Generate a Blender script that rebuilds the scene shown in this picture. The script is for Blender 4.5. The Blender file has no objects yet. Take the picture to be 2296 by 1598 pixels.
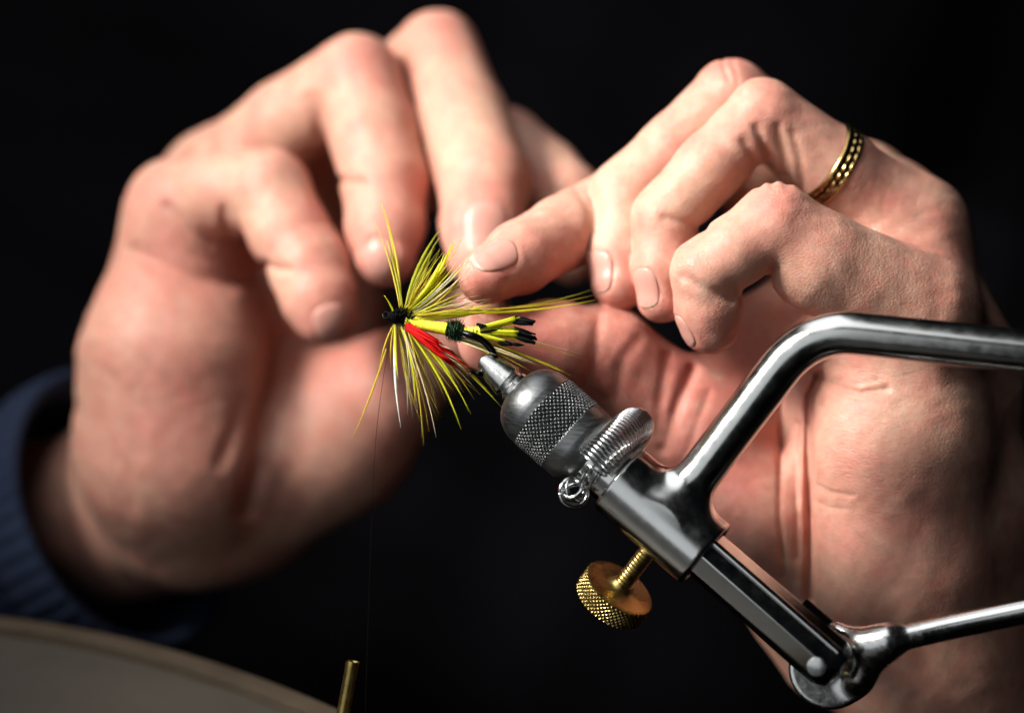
import bpy, math, random
import numpy as np
from mathutils import Vector, Matrix

rad = math.radians
scene = bpy.context.scene
col = scene.collection
rng = random.Random(7)
NR = np.random.RandomState(7)

# ------------------------------------------------------------------ camera, world, light
PITCH = rad(18)                       # the camera looks down on the work
DIST = 61.0                           # cm from the lens to the plane in focus
PX = 115.0                            # photo units per cm at the plane in focus
C0 = np.array((0.0, 0.0, 0.829))      # metres: the point in focus above the floor (table top at 0.75)
RGT = np.array((1.0, 0.0, 0.0))
FWD = np.array((0.0, math.cos(PITCH), -math.sin(PITCH)))
UPC = np.array((0.0, math.sin(PITCH), math.cos(PITCH)))

cam_data = bpy.data.cameras.new('camera')
cam = bpy.data.objects.new('camera', cam_data)
col.objects.link(cam)
cam.location = C0 - FWD * DIST * 0.01
cam.rotation_euler = (math.pi / 2 - PITCH, 0, 0)
cam_data.sensor_width = 36
cam_data.lens = 36 * DIST / (2296 / PX)
cam_data.clip_start = 0.01
cam_data.clip_end = 50
cam_data.dof.use_dof = True
cam_data.dof.focus_distance = (DIST - 0.3) * 0.01
cam_data.dof.aperture_fstop = 5.9
scene.camera = cam

world = bpy.data.worlds.new('World')
scene.world = world
world.use_nodes = True
world.node_tree.nodes['Background'].inputs[0].default_value = (0.5, 0.6, 0.8, 1)
world.node_tree.nodes['Background'].inputs[1].default_value = 0.004


def CW(p):
    """camera-frame cm (x right, y up, depth away) -> world metres"""
    p = np.asarray(p, float)
    return C0 + 0.01 * (p[..., 0:1] * RGT + p[..., 1:2] * UPC + p[..., 2:3] * FWD)


def area_light(name, pos, target, sx, sy, power, colour, spread=180):
    ld = bpy.data.lights.new(name, 'AREA')
    ld.shape = 'RECTANGLE'
    ld.size, ld.size_y = sx, sy
    ld.energy = power
    ld.color = colour
    ld.spread = rad(spread)
    lo = bpy.data.objects.new(name, ld)
    col.objects.link(lo)
    a, b = CW(pos), CW(target)
    lo.location = a
    lo.rotation_euler = Vector(b - a).to_track_quat('-Z', 'Y').to_euler()
    return lo


# positions in camera-frame cm
area_light('window_light', (-34, 28, -20), (-1.5, 5.5, 1), 0.20, 0.17, 0.44, (1.0, 0.965, 0.90), 36)
area_light('side_window_light', (-35, -2, -44), (2, -2, 0), 0.58, 0.62, 0.62, (0.92, 0.97, 1.0), 140)
area_light('skylight', (-12, 46, -14), (2, 0, 1), 0.80, 0.26, 0.75, (0.95, 0.98, 1.0), 130)

scene.view_settings.view_transform = 'Standard'
scene.view_settings.look = 'None'
scene.view_settings.exposure = 0
scene.view_settings.gamma = 1
scene.render.engine = 'CYCLES'
scene.cycles.use_denoising = True
scene.cycles.max_bounces = 6
scene.cycles.caustics_reflective = False
scene.cycles.caustics_refractive = False
scene.cycles.sample_clamp_indirect = 4
scene.unit_settings.system = 'METRIC'


# ------------------------------------------------------------------ helpers
def pt(u, v, d=0.0):
    """photo units (2296 x 1598) at depth d cm -> camera-frame cm"""
    k = (DIST + d) / DIST / PX
    return np.array(((u - 1148.0) * k, -(v - 799.0) * k, d))


def rpx(r, d=0.0):
    return r / PX * (DIST + d) / DIST


def uv_of(P):
    k = PX * DIST / (DIST + P[:, 2])
    return 1148.0 + P[:, 0] * k, 799.0 - P[:, 1] * k


def nrm(v):
    v = np.asarray(v, float)
    return v / np.linalg.norm(v)


def link_obj(name, data, parent=None, mat=None):
    o = bpy.data.objects.new(name, data)
    col.objects.link(o)
    if parent is not None:
        o.parent = parent
    return o


def tag(o, label=None, cat=None, group=None, kind=None):
    if label: o['label'] = label
    if cat: o['category'] = cat
    if group: o['group'] = group
    if kind: o['kind'] = kind
    return o


BASES = {}


def thing(name, label, cat, base, group=None):
    o = bpy.data.objects.new(name, None)
    col.objects.link(o)
    o.empty_display_size = 0.01
    o.location = CW(base)
    BASES[o.name] = CW(base)
    return tag(o, label, cat, group)


def mesh(name, verts, faces, mat, parent=None, root=None, smooth=True, sharp=None, world=False):
    """verts in camera-frame cm; one mesh object, its own origin at its centre (root: the thing's Empty)"""
    V = np.asarray(verts, float).reshape(-1, 3)
    if not world:
        V = CW(V)
    c = V.mean(axis=0)
    me = bpy.data.meshes.new(name)
    me.from_pydata((V - c).tolist(), [], [list(map(int, f)) for f in faces] if not isinstance(faces, np.ndarray) else faces.tolist())
    me.update()
    if smooth:
        me.shade_smooth()
        if sharp:
            me.set_sharp_from_angle(angle=rad(sharp))
    me.materials.append(mat)
    o = link_obj(name, me)
    if parent is not None:
        o.parent = parent
        pb = BASES[parent.name]
        o.location = c - pb
    else:
        o.location = c
    BASES[o.name] = c
    return o


def attr(o, name, vals):
    a = o.data.attributes.new(name, 'FLOAT', 'POINT')
    a.data.foreach_set('value', np.asarray(vals, np.float32))


def join(parts):
    V, F, n = [], [], 0
    for v, f in parts:
        V.append(np.asarray(v, float).reshape(-1, 3))
        F += [[i + n for i in q] for q in f]
        n += len(V[-1])
    return np.vstack(V), F


def frame_of(a):
    a = nrm(a)
    h = np.array((0.0, 0.0, -1.0)) if abs(a[2]) < 0.9 else np.array((0.0, 1.0, 0.0))
    f = nrm(h - a * h.dot(a))
    n = np.cross(f, a)
    return a, n, f


def lathe(profile, origin, axis, seg=48, caps=True, n=None, f=None, disp=None):
    """profile [(t, r)] cm along axis from origin"""
    a, n0, f0 = frame_of(axis)
    n = n0 if n is None else n
    f = f0 if f is None else f
    th = np.arange(seg) * 2 * np.pi / seg
    V = []
    for t, r in profile:
        rr = np.full(seg, r) if disp is None else disp(t, r, th)
        V.append(origin + a * t + (np.cos(th) * rr)[:, None] * f + (np.sin(th) * rr)[:, None] * n)
    V = np.vstack(V)
    F = []
    m = len(profile)
    for i in range(m - 1):
        for j in range(seg):
            k = (j + 1) % seg
            F.append([i * seg + j, i * seg + k, (i + 1) * seg + k, (i + 1) * seg + j])
    if caps:
        F.append(list(range(seg))[::-1])
        F.append([(m - 1) * seg + j for j in range(seg)])
    return V, F


def smooth_path(P, n=8):
    """Catmull-Rom through the points"""
    P = np.asarray(P, float)
    Q = np.vstack([2 * P[0] - P[1], P, 2 * P[-1] - P[-2]])
    out = []
    for i in range(1, len(Q) - 2):
        for s in np.arange(n) / n:
            a, b, c, d = Q[i - 1], Q[i], Q[i + 1], Q[i + 2]
            out.append(0.5 * (2 * b + (c - a) * s + (2 * a - 5 * b + 4 * c - d) * s * s + (3 * b - a - 3 * c + d) * s ** 3))
    out.append(Q[-2])
    return np.array(out)


def tube(path, radii, seg=12, caps=True):
    path = np.asarray(path, float)
    n = len(path)
    radii = np.full(n, radii) if np.isscalar(radii) else np.asarray(radii, float)
    T = np.gradient(path, axis=0)
    T /= np.linalg.norm(T, axis=1)[:, None] + 1e-12
    ref = frame_of(T[0])[1]
    V = []
    th = np.arange(seg) * 2 * np.pi / seg
    for i in range(n):
        ref = nrm(ref - T[i] * ref.dot(T[i]))
        b = np.cross(T[i], ref)
        V.append(path[i] + radii[i] * (np.cos(th)[:, None] * ref + np.sin(th)[:, None] * b))
    V = np.vstack(V)
    F = []
    for i in range(n - 1):
        for j in range(seg):
            k = (j + 1) % seg
            F.append([i * seg + j, i * seg + k, (i + 1) * seg + k, (i + 1) * seg + j])
    if caps:
        F.append(list(range(seg))[::-1])
        F.append([(n - 1) * seg + j for j in range(seg)])
    return V, F


# ------------------------------------------------------------------ signed-distance modelling
def smin(a, b, k):
    if k <= 0:
        return np.minimum(a, b)
    h = np.maximum(k - np.abs(a - b), 0.0) / k
    return np.minimum(a, b) - h * h * k * 0.25


def cone_d(P, a, b, ra, rb):
    ba = b - a
    L2 = float(ba.dot(ba)) + 1e-9
    pa = P - a
    t = np.clip(pa @ ba / L2, 0, 1)
    q = pa - t[:, None] * ba
    return np.sqrt(np.einsum('ij,ij->i', q, q)) - (ra + (rb - ra) * t)


def seg_d2(u, v, pts):
    """squared distance in photo units to a polyline"""
    best = None
    for (x0, y0), (x1, y1) in zip(pts[:-1], pts[1:]):
        dx, dy = x1 - x0, y1 - y0
        t = np.clip(((u - x0) * dx + (v - y0) * dy) / (dx * dx + dy * dy + 1e-9), 0, 1)
        d2 = (u - x0 - t * dx) ** 2 + (v - y0 - t * dy) ** 2
        best = d2 if best is None else np.minimum(best, d2)
    return best


class Body:
    """a smooth body made of tapered limbs; sets = [(blend, [(a, b, ra, rb)])]"""
    def __init__(self, sets, cross=0.06, grooves=(), bumps=()):
        self.sets, self.cross, self.grooves, self.bumps = sets, cross, grooves, bumps
        self.nails = []
        self.rough = 0.0

    def __call__(self, P, c=None, R=1e9):
        f = None
        for k, prims in self.sets:
            g = None
            for (a, b, ra, rb) in prims:
                if c is not None:
                    ba = b - a
                    t = min(1, max(0, float((c - a).dot(ba)) / (float(ba.dot(ba)) + 1e-9)))
                    if np.linalg.norm(c - a - t * ba) - max(ra, rb) > R + 1.0:
                        continue
                d = cone_d(P, a, b, ra, rb)
                g = d if g is None else smin(g, d, k)
            if g is not None:
                f = g if f is None else smin(f, g, self.cross)
        if f is None:
            return np.full(len(P), 3.0, P.dtype)
        u, v = uv_of(P)
        u0, u1, v0, v1 = u.min(), u.max(), v.min(), v.max()
        for pts, w, dep, dr in self.grooves:
            xs = [p[0] for p in pts]; ys = [p[1] for p in pts]
            if u1 < min(xs) - 3 * w or u0 > max(xs) + 3 * w or v1 < min(ys) - 3 * w or v0 > max(ys) + 3 * w:
                continue
            g = dep * np.exp(-seg_d2(u, v, pts) / (w * w))
            if dr is not None:
                g = g * np.clip((dr[1] - P[:, 2]) / 0.6, 0, 1) * np.clip((P[:, 2] - dr[0]) / 0.6, 0, 1)
            f = f + g
        if self.rough:
            x, y, z = P[:, 0], P[:, 1], P[:, 2]
            f = f + self.rough * (np.sin(5.1 * x + 2.3 * y + 2 * np.sin(2.1 * z)) * np.sin(4.3 * y - 1.7 * z + 1.6 * np.sin(1.9 * x)) + 0.55 * np.sin(9.7 * x - 6.1 * z + 2 * np.sin(3.3 * y)) * np.sin(8.9 * y + 5.3 * z))
        for ctr, r, amp in self.bumps:
            if c is not None and np.linalg.norm(c - ctr) > R + 3 * r:
                continue
            q = P - ctr
            f = f - amp * np.exp(-np.einsum('ij,ij->i', q, q) / (r * r))
        for N in self.nails:
            if c is not None and np.linalg.norm(c - N['c']) > R + 2.0:
                continue
            q = P - N['c']
            s = q @ N['side'] / N['w']; t = q @ N['axis'] / N['l']; h = q @ N['n']
            r = (np.abs(s) ** 2.8 + np.abs(t) ** 2.8) ** (1 / 2.8)
            gate = np.exp(-(h / 0.55) ** 4)
            f = f + gate * (0.016 * np.clip((0.98 - r) / 0.10, 0, 1)
                            - 0.010 * np.exp(-((r - 1.16) / 0.13) ** 2) * np.clip((0.75 - t) / 0.5, 0, 1))
        return f

    def grad(self, P, e=0.01):
        G = np.zeros_like(P)
        for i in range(3):
            d = np.zeros(3); d[i] = e
            G[:, i] = (self(P + d) - self(P - d)) / (2 * e)
        return G

    def hit(self, u, v, d0=-8.0, d1=16.0):
        ds = np.linspace(d0, d1, 1200)
        P = np.array([pt(u, v, d) for d in ds])
        f = self(P)
        i = int(np.argmax(f < 0))
        return P[i] if f[i] < 0 else None

    def project(self, P, it=4):
        for _ in range(it):
            G = self.grad(P)
            P = P - (self(P) / (np.einsum('ij,ij->i', G, G) + 1e-6))[:, None] * G
        return P


def surface(fn, lo, hi, h, proj=2):
    """surface nets of fn < 0 in the box lo..hi, step h; returns verts (projected on to fn = 0) and quads"""
    lo, hi = np.asarray(lo, float), np.asarray(hi, float)
    B = 8
    nb = np.ceil((hi - lo) / (h * B)).astype(int)
    N = nb * B
    F = np.full(tuple(N), 1.0, np.float32)
    bc = [lo[i] + (np.arange(nb[i]) + 0.5) * h * B - h * 0.5 for i in range(3)]
    G = np.stack(np.meshgrid(*bc, indexing='ij'), -1).reshape(-1, 3)
    Fb = np.concatenate([fn(g) for g in np.array_split(G, max(1, len(G) // 20000))]).reshape(nb)
    act = np.abs(Fb) < h * B * 0.87 + 0.22
    F *= np.repeat(np.repeat(np.repeat(np.where(Fb < 0, -1, 1), B, 0), B, 1), B, 2)
    S = 4
    loc = np.stack(np.meshgrid(*[np.arange(B)] * 3, indexing='ij'), -1).reshape(-1, 3)
    for I in range(0, nb[0], S):
        for J in range(0, nb[1], S):
            for K in range(0, nb[2], S):
                idx = np.argwhere(act[I:I + S, J:J + S, K:K + S])
                if len(idx) == 0:
                    continue
                idx = idx + (I, J, K)
                ii = (idx[:, None, :] * B + loc[None]).reshape(-1, 3)
                P = lo + ii * h
                c = (P.min(0) + P.max(0)) / 2
                R = float(np.linalg.norm(P.max(0) - c))
                F[ii[:, 0], ii[:, 1], ii[:, 2]] = fn(P, c, R)
    # cells
    ins = F < 0
    nx, ny, nz = N
    cnt = np.zeros((nx - 1, ny - 1, nz - 1), np.uint8)
    offs = [(i, j, k) for i in (0, 1) for j in (0, 1) for k in (0, 1)]
    for (i, j, k) in offs:
        cnt += ins[i:nx - 1 + i, j:ny - 1 + j, k:nz - 1 + k]
    cells = np.argwhere((cnt > 0) & (cnt < 8))
    vid = np.full((nx - 1, ny - 1, nz - 1), -1, np.int32)
    vid[cells[:, 0], cells[:, 1], cells[:, 2]] = np.arange(len(cells))
    val = {o: F[cells[:, 0] + o[0], cells[:, 1] + o[1], cells[:, 2] + o[2]] for o in offs}
    acc = np.zeros((len(cells), 3)); num = np.zeros(len(cells))
    for o in offs:
        for ax in range(3):
            if o[ax]:
                continue
            q = list(o); q[ax] = 1; q = tuple(q)
            a, b = val[o], val[q]
            m = (a < 0) != (b < 0)
            t = np.where(m, a / np.where(m, a - b, 1), 0)
            p = np.tile(np.array(o, float), (len(cells), 1)); p[:, ax] += t
            acc[m] += p[m]; num[m] += 1
    V = lo + (cells + acc / num[:, None]) * h
    Q = []
    for ax in range(3):
        a0 = [slice(None)] * 3; a1 = [slice(None)] * 3
        a0[ax] = slice(0, N[ax] - 1); a1[ax] = slice(1, N[ax])
        e = np.argwhere(ins[tuple(a0)] != ins[tuple(a1)])
        b, c = (ax + 1) % 3, (ax + 2) % 3
        ok = (e[:, b] > 0) & (e[:, c] > 0) & (e[:, b] < N[b] - 1) & (e[:, c] < N[c] - 1)
        e = e[ok]
        s = ins[e[:, 0], e[:, 1], e[:, 2]]
        db = np.zeros(3, int); db[b] = 1
        dc = np.zeros(3, int); dc[c] = 1
        g = lambda x: vid[x[:, 0], x[:, 1], x[:, 2]]
        q = np.stack([g(e - db - dc), g(e - dc), g(e), g(e - db)], 1)
        q[~s] = q[~s][:, ::-1]
        Q.append(q)
    Q = np.vstack(Q)
    Q = Q[(Q >= 0).all(1)]
    for _ in range(proj):
        G = np.zeros_like(V); f0 = np.zeros(len(V))
        order = np.lexsort((cells[:, 2] // 24, cells[:, 1] // 24, cells[:, 0] // 24))
        key = (cells // 24)[order]
        cut = np.flatnonzero(np.any(np.diff(key, axis=0) != 0, 1)) + 1
        for ch in np.split(order, cut):
            P = V[ch]
            c = (P.min(0) + P.max(0)) / 2
            R = float(np.linalg.norm(P.max(0) - c)) + 0.05
            f0[ch] = fn(P, c, R)
            for i in range(3):
                d = np.zeros(3); d[i] = 0.008
                G[ch, i] = (fn(P + d, c, R) - fn(P - d, c, R)) / 0.016
        st = (f0 / (np.einsum('ij,ij->i', G, G) + 1e-3))[:, None] * G
        ln = np.linalg.norm(st, axis=1)[:, None]
        V = V - st * np.minimum(1, 0.5 * h / (ln + 1e-9))
    return V, Q


# ------------------------------------------------------------------ materials
def new_mat(name):
    m = bpy.data.materials.new(name)
    m.use_nodes = True
    nt = m.node_tree
    return m, nt, nt.nodes['Principled BSDF']


def L(nt, a, b):
    nt.links.new(a, b)


def coords(nt, scale=(1, 1, 1)):
    tc = nt.nodes.new('ShaderNodeTexCoord')
    mp = nt.nodes.new('ShaderNodeMapping')
    mp.inputs['Scale'].default_value = scale
    L(nt, tc.outputs['Object'], mp.inputs['Vector'])
    return mp.outputs['Vector']


def noise(nt, vec, scale, detail=3, rough=0.5):
    n = nt.nodes.new('ShaderNodeTexNoise')
    n.inputs['Scale'].default_value = scale
    n.inputs['Detail'].default_value = detail
    n.inputs['Roughness'].default_value = rough
    L(nt, vec, n.inputs['Vector'])
    return n.outputs['Fac']


def ramp(nt, fac, stops):
    r = nt.nodes.new('ShaderNodeValToRGB')
    el = r.color_ramp.elements
    while len(el) < len(stops):
        el.new(0.5)
    for e, (p, c) in zip(el, stops):
        e.position = p
        e.color = (*c, 1) if len(c) == 3 else c
    L(nt, fac, r.inputs['Fac'])
    return r.outputs['Color']


def math_n(nt, op, a, b):
    m = nt.nodes.new('ShaderNodeMath')
    m.operation = op
    for i, x in enumerate((a, b)):
        if isinstance(x, (int, float)):
            m.inputs[i].default_value = x
        else:
            L(nt, x, m.inputs[i])
    return m.outputs[0]


def mix(nt, fac, a, b, mode='MIX'):
    m = nt.nodes.new('ShaderNodeMix')
    m.data_type = 'RGBA'
    m.blend_type = mode
    if isinstance(fac, (int, float)):
        m.inputs[0].default_value = fac
    else:
        L(nt, fac, m.inputs[0])
    for s, x in ((6, a), (7, b)):
        if isinstance(x, tuple):
            m.inputs[s].default_value = (*x, 1)
        else:
            L(nt, x, m.inputs[s])
    return m.outputs[2]


def bump(nt, height, strength, dist, normal=None):
    b = nt.nodes.new('ShaderNodeBump')
    b.inputs['Strength'].default_value = strength
    b.inputs['Distance'].default_value = dist
    L(nt, height, b.inputs['Height'])
    if normal is not None:
        L(nt, normal, b.inputs['Normal'])
    return b.outputs['Normal']


def attr_n(nt, name):
    a = nt.nodes.new('ShaderNodeAttribute')
    a.attribute_name = name
    return a.outputs['Fac']


def skin_material(name, tone, flush_col):
    m, nt, p = new_mat(name)
    v = coords(nt)
    fl = attr_n(nt, 'flush')
    big = noise(nt, v, 70, 4, 0.6)
    small = noise(nt, v, 420, 3, 0.6)
    blot = noise(nt, v, 170, 3, 0.55)
    c = mix(nt, fl, tone, flush_col)
    c = mix(nt, ramp(nt, big, [(0.38, (0, 0, 0)), (0.68, (0.85, 0.85, 0.85))]), c, tuple(0.55 * a + 0.45 * b for a, b in zip(tone, flush_col)))
    c = mix(nt, ramp(nt, blot, [(0.50, (0, 0, 0)), (0.74, (0.4, 0.4, 0.4))]), c, flush_col)
    c = mix(nt, ramp(nt, blot, [(0.28, (0.35, 0.35, 0.35)), (0.46, (0, 0, 0))]), c, (0.66, 0.44, 0.33))
    c = mix(nt, 0.55, c, ramp(nt, small, [(0.3, (0.80, 0.76, 0.74)), (0.7, (1.08, 1.08, 1.08))]), 'MULTIPLY')
    L(nt, c, p.inputs['Base Color'])
    p.inputs['Roughness'].default_value = 0.42
    L(nt, ramp(nt, small, [(0.3, (0.42,) * 3), (0.7, (0.60,) * 3)]), p.inputs['Roughness'])
    p.inputs['Specular IOR Level'].default_value = 0.36
    p.inputs['Subsurface Weight'].default_value = 0.45
    p.inputs['Subsurface Radius'].default_value = (1.0, 0.32, 0.18)
    p.inputs['Subsurface Scale'].default_value = 0.0020
    vo = nt.nodes.new('ShaderNodeTexVoronoi')
    vo.feature = 'DISTANCE_TO_EDGE'
    vo.inputs['Scale'].default_value = 1050
    wob = nt.nodes.new('ShaderNodeMapping')
    wob.inputs['Scale'].default_value = (1.0, 1.0, 1.5)
    L(nt, v, wob.inputs['Vector'])
    L(nt, wob.outputs['Vector'], vo.inputs['Vector'])
    cells = ramp(nt, vo.outputs['Distance'], [(0.0, (0, 0, 0)), (0.22, (1, 1, 1))])
    n1 = bump(nt, cells, 0.20, 0.0002)
    n2 = bump(nt, noise(nt, v, 230, 4, 0.6), 0.25, 0.0010, n1)
    wk = attr_n(nt, 'wrinkle')
    lines = noise(nt, coords(nt, (500, 500, 2600)), 1.0, 2, 0.5)
    vo2 = nt.nodes.new('ShaderNodeTexVoronoi')
    vo2.feature = 'DISTANCE_TO_EDGE'
    vo2.inputs['Scale'].default_value = 430
    dist = nt.nodes.new('ShaderNodeMixRGB')
    dist.blend_type = 'LINEAR_LIGHT'
    dist.inputs[0].default_value = 0.0012
    nz = nt.nodes.new('ShaderNodeTexNoise')
    nz.inputs['Scale'].default_value = 260
    L(nt, v, nz.inputs['Vector'])
    L(nt, v, dist.inputs[1])
    L(nt, nz.outputs['Color'], dist.inputs[2])
    L(nt, dist.outputs[0], vo2.inputs['Vector'])
    folds = ramp(nt, vo2.outputs['Distance'], [(0.0, (0, 0, 0)), (0.16, (1, 1, 1))])
    n2 = bump(nt, math_n(nt, 'MULTIPLY', folds, attr_n(nt, 'wrinkle')), 0.055, 0.0005, n2)
    n3 = bump(nt, math_n(nt, 'MULTIPLY', lines, wk), 0.36, 0.0007, n2)
    L(nt, n3, p.inputs['Normal'])
    return m


def nail_material(name, c):
    m, nt, p = new_mat(name)
    t = attr_n(nt, 'tip')
    k = ramp(nt, t, [(0.0, tuple(1.08 * x for x in c)), (0.25, c), (0.90, c), (0.96, (0.60, 0.44, 0.36))])
    L(nt, k, p.inputs['Base Color'])
    p.inputs['Roughness'].default_value = 0.34
    p.inputs['Specular IOR Level'].default_value = 0.38
    p.inputs['Subsurface Weight'].default_value = 0.25
    p.inputs['Subsurface Radius'].default_value = (1, 0.4, 0.3)
    p.inputs['Subsurface Scale'].default_value = 0.002
    n = bump(nt, noise(nt, coords(nt, (1200, 1200, 300)), 1.0, 2), 0.12, 0.0003)
    L(nt, n, p.inputs['Normal'])
    return m


def metal(name, c, rough, bscale=(900, 900, 900), bstr=0.05, rvar=0.08, dark=0.15):
    m, nt, p = new_mat(name)
    p.inputs['Metallic'].default_value = 1
    v = coords(nt, bscale)
    f = noise(nt, v, 1.0, 4, 0.6)
    L(nt, ramp(nt, f, [(0.3, tuple(x * (1 - dark) for x in c)), (0.65, c)]), p.inputs['Base Color'])
    L(nt, ramp(nt, f, [(0.3, (max(0.02, rough - rvar),) * 3), (0.7, (rough + rvar,) * 3)]), p.inputs['Roughness'])
    L(nt, bump(nt, f, bstr, 0.0003), p.inputs['Normal'])
    return m


def fibre_mat(name, c, rough=0.45, trans=0.25):
    m, nt, p = new_mat(name)
    f = noise(nt, coords(nt), 900, 2)
    L(nt, ramp(nt, f, [(0.3, tuple(x * 0.75 for x in c)), (0.7, c)]), p.inputs['Base Color'])
    p.inputs['Roughness'].default_value = rough
    p.inputs['Specular IOR Level'].default_value = 0.06 if max(c) < 0.02 else (0.15 if max(c) < 0.05 or c[1] < 0.01 else 0.4)
    if trans:
        tr = nt.nodes.new('ShaderNodeBsdfTranslucent')
        tr.inputs['Color'].default_value = (*c, 1)
        mx = nt.nodes.new('ShaderNodeMixShader')
        mx.inputs[0].default_value = trans
        L(nt, p.outputs[0], mx.inputs[1])
        L(nt, tr.outputs[0], mx.inputs[2])
        L(nt, mx.outputs[0], nt.nodes['Material Output'].inputs['Surface'])
    return m


def cloth_mat(name, c, scale, strength=0.5, rough=0.95):
    m, nt, p = new_mat(name)
    v = coords(nt)
    f = noise(nt, v, scale, 5, 0.65)
    g = noise(nt, v, 40, 3)
    k = mix(nt, f, tuple(x * 0.6 for x in c), tuple(x * 1.35 for x in c))
    k = mix(nt, 0.6, k, ramp(nt, g, [(0.3, (0.75,) * 3), (0.7, (1.15,) * 3)]), 'MULTIPLY')
    L(nt, k, p.inputs['Base Color'])
    p.inputs['Roughness'].default_value = rough
    p.inputs['Specular IOR Level'].default_value = 0.1
    L(nt, bump(nt, f, strength, 0.0006), p.inputs['Normal'])
    return m


M_SKIN = skin_material('skin', (0.585, 0.34, 0.25), (0.60, 0.18, 0.15))
M_NAIL = nail_material('nail', (0.56, 0.275, 0.225))
M_STEEL = metal('polished_steel', (0.58, 0.58, 0.565), 0.15, (400, 400, 400), 0.004, 0.04, 0.10)
M_SATIN = metal('satin_steel', (0.50, 0.50, 0.49), 0.24, (900, 900, 900), 0.05, 0.06, 0.12)
M_SLEEVEM = metal('brushed_steel', (0.55, 0.55, 0.535), 0.19, (400, 400, 400), 0.004, 0.05, 0.12)
M_COLLAR = metal('grey_steel', (0.165, 0.17, 0.175), 0.40, (500, 500, 2500), 0.06, 0.08, 0.2)
M_SPRING = metal('spring_wire', (0.62, 0.63, 0.63), 0.16, (900, 900, 900), 0.02, 0.05, 0.1)
M_BRASS = metal('brass', (0.38, 0.275, 0.095), 0.32, (600, 600, 600), 0.06, 0.08, 0.25)
M_GOLD = metal('gold', (0.52, 0.345, 0.135), 0.20, (900, 900, 900), 0.05, 0.06, 0.2)
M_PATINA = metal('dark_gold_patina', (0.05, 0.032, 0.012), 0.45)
M_BLACKM = metal('black_steel', (0.02, 0.02, 0.022), 0.3)
M_YEL = fibre_mat('yellow_feather', (0.93, 0.93, 0.06), 0.45, 0.58)
M_GOLDF = fibre_mat('golden_feather', (0.80, 0.62, 0.06), 0.45, 0.4)
M_OLIVE = fibre_mat('olive_feather', (0.52, 0.52, 0.04), 0.45, 0.5)
M_PALE = fibre_mat('pale_feather', (0.78, 0.68, 0.42))
M_WHITE = fibre_mat('white_feather', (0.80, 0.77, 0.70))
M_RED = fibre_mat('red_feather', (0.60, 0.003, 0.003), 0.6, 0.15)
M_ORANGE = fibre_mat('orange_feather', (0.70, 0.20, 0.07))
M_BLACKF = fibre_mat('black_feather', (0.004, 0.004, 0.0045), 0.6, 0)
M_HERL = fibre_mat('dark_green_herl', (0.012, 0.035, 0.014), 0.35, 0)
M_FLOSS = fibre_mat('yellow_floss', (0.94, 0.89, 0.06), 0.4, 0)
M_THREAD = fibre_mat('dark_thread', (0.012, 0.009, 0.008), 0.8, 0)
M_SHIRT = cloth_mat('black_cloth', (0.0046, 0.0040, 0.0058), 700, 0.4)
M_SLEEVE = cloth_mat('navy_cloth', (0.011, 0.014, 0.032), 900, 0.6)
M_CUFF = cloth_mat('navy_cuff_edge', (0.022, 0.031, 0.060), 900, 0.6)
M_WALL = cloth_mat('dark_brown_wall', (0.020, 0.013, 0.008), 60, 0.2)


def table_material():
    m, nt, p = new_mat('grey_beige_laminate')
    v = coords(nt)
    f = noise(nt, v, 30, 4, 0.6)
    g = noise(nt, v, 900, 2)
    k = ramp(nt, f, [(0.3, (0.048, 0.042, 0.034)), (0.7, (0.070, 0.062, 0.050))])
    k = mix(nt, 0.3, k, ramp(nt, g, [(0.3, (0.8,) * 3), (0.7, (1.1,) * 3)]), 'MULTIPLY')
    L(nt, k, p.inputs['Base Color'])
    p.inputs['Roughness'].default_value = 0.5
    L(nt, bump(nt, g, 0.1, 0.0003), p.inputs['Normal'])
    return m


M_TABLE = table_material()
M_RIM = cloth_mat('wood_table_rim', (0.075, 0.057, 0.040), 120, 0.15, 0.6)

# ------------------------------------------------------------------ setting
# the dark room behind
wy = 1.6
mesh('wall', [(-3, wy, -0.2), (3, wy, -0.2), (3, wy, 2.6), (-3, wy, 2.6), (-3, wy + .1, -0.2), (3, wy + .1, -0.2), (3, wy + .1, 2.6), (-3, wy + .1, 2.6)],
     [[0, 1, 2, 3], [5, 4, 7, 6], [4, 0, 3, 7], [1, 5, 6, 2], [3, 2, 6, 7], [4, 5, 1, 0]], M_WALL, smooth=False, world=True)['kind'] = 'structure'
mesh('floor', [(-3, -3, 0), (3, -3, 0), (3, wy, 0), (-3, wy, 0)], [[0, 1, 2, 3]], M_WALL, smooth=False, world=True)['kind'] = 'structure'


# the table: its far edge runs diagonally across the lower left corner
def table_pt(u, v):
    """point of the table plane (z = 0.75 m) seen at photo position u, v"""
    o = C0 - FWD * DIST * 0.01
    q = CW(pt(u, v, 0)) - o
    s = (0.75 - o[2]) / q[2]
    return o + s * q


A, M_, B_ = table_pt(0, 1388), table_pt(394, 1462), table_pt(788, 1604)
e = nrm(B_ - A)
back = nrm(np.cross(np.array((0, 0, 1.0)), e))
if back[1] < 0: back = -back
cp = 2 * M_ - 0.5 * (A + B_)
edge = [(1 - s) ** 2 * A + 2 * s * (1 - s) * cp + s * s * B_ for s in np.linspace(-0.25, 1.4, 24)]
edge = [edge[0] + (edge[0] - edge[1]) * 14] + edge + [edge[-1] + (edge[-1] - edge[-2]) * 14]
P0, P1 = edge[0], edge[-1]
tb = thing('table', 'grey beige table corner with a rounded pale rim in the lower left', 'table', (0, 0, 0))
BASES[tb.name] = np.array((A[0], A[1], 0.0)); tb.location = BASES[tb.name]


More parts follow.
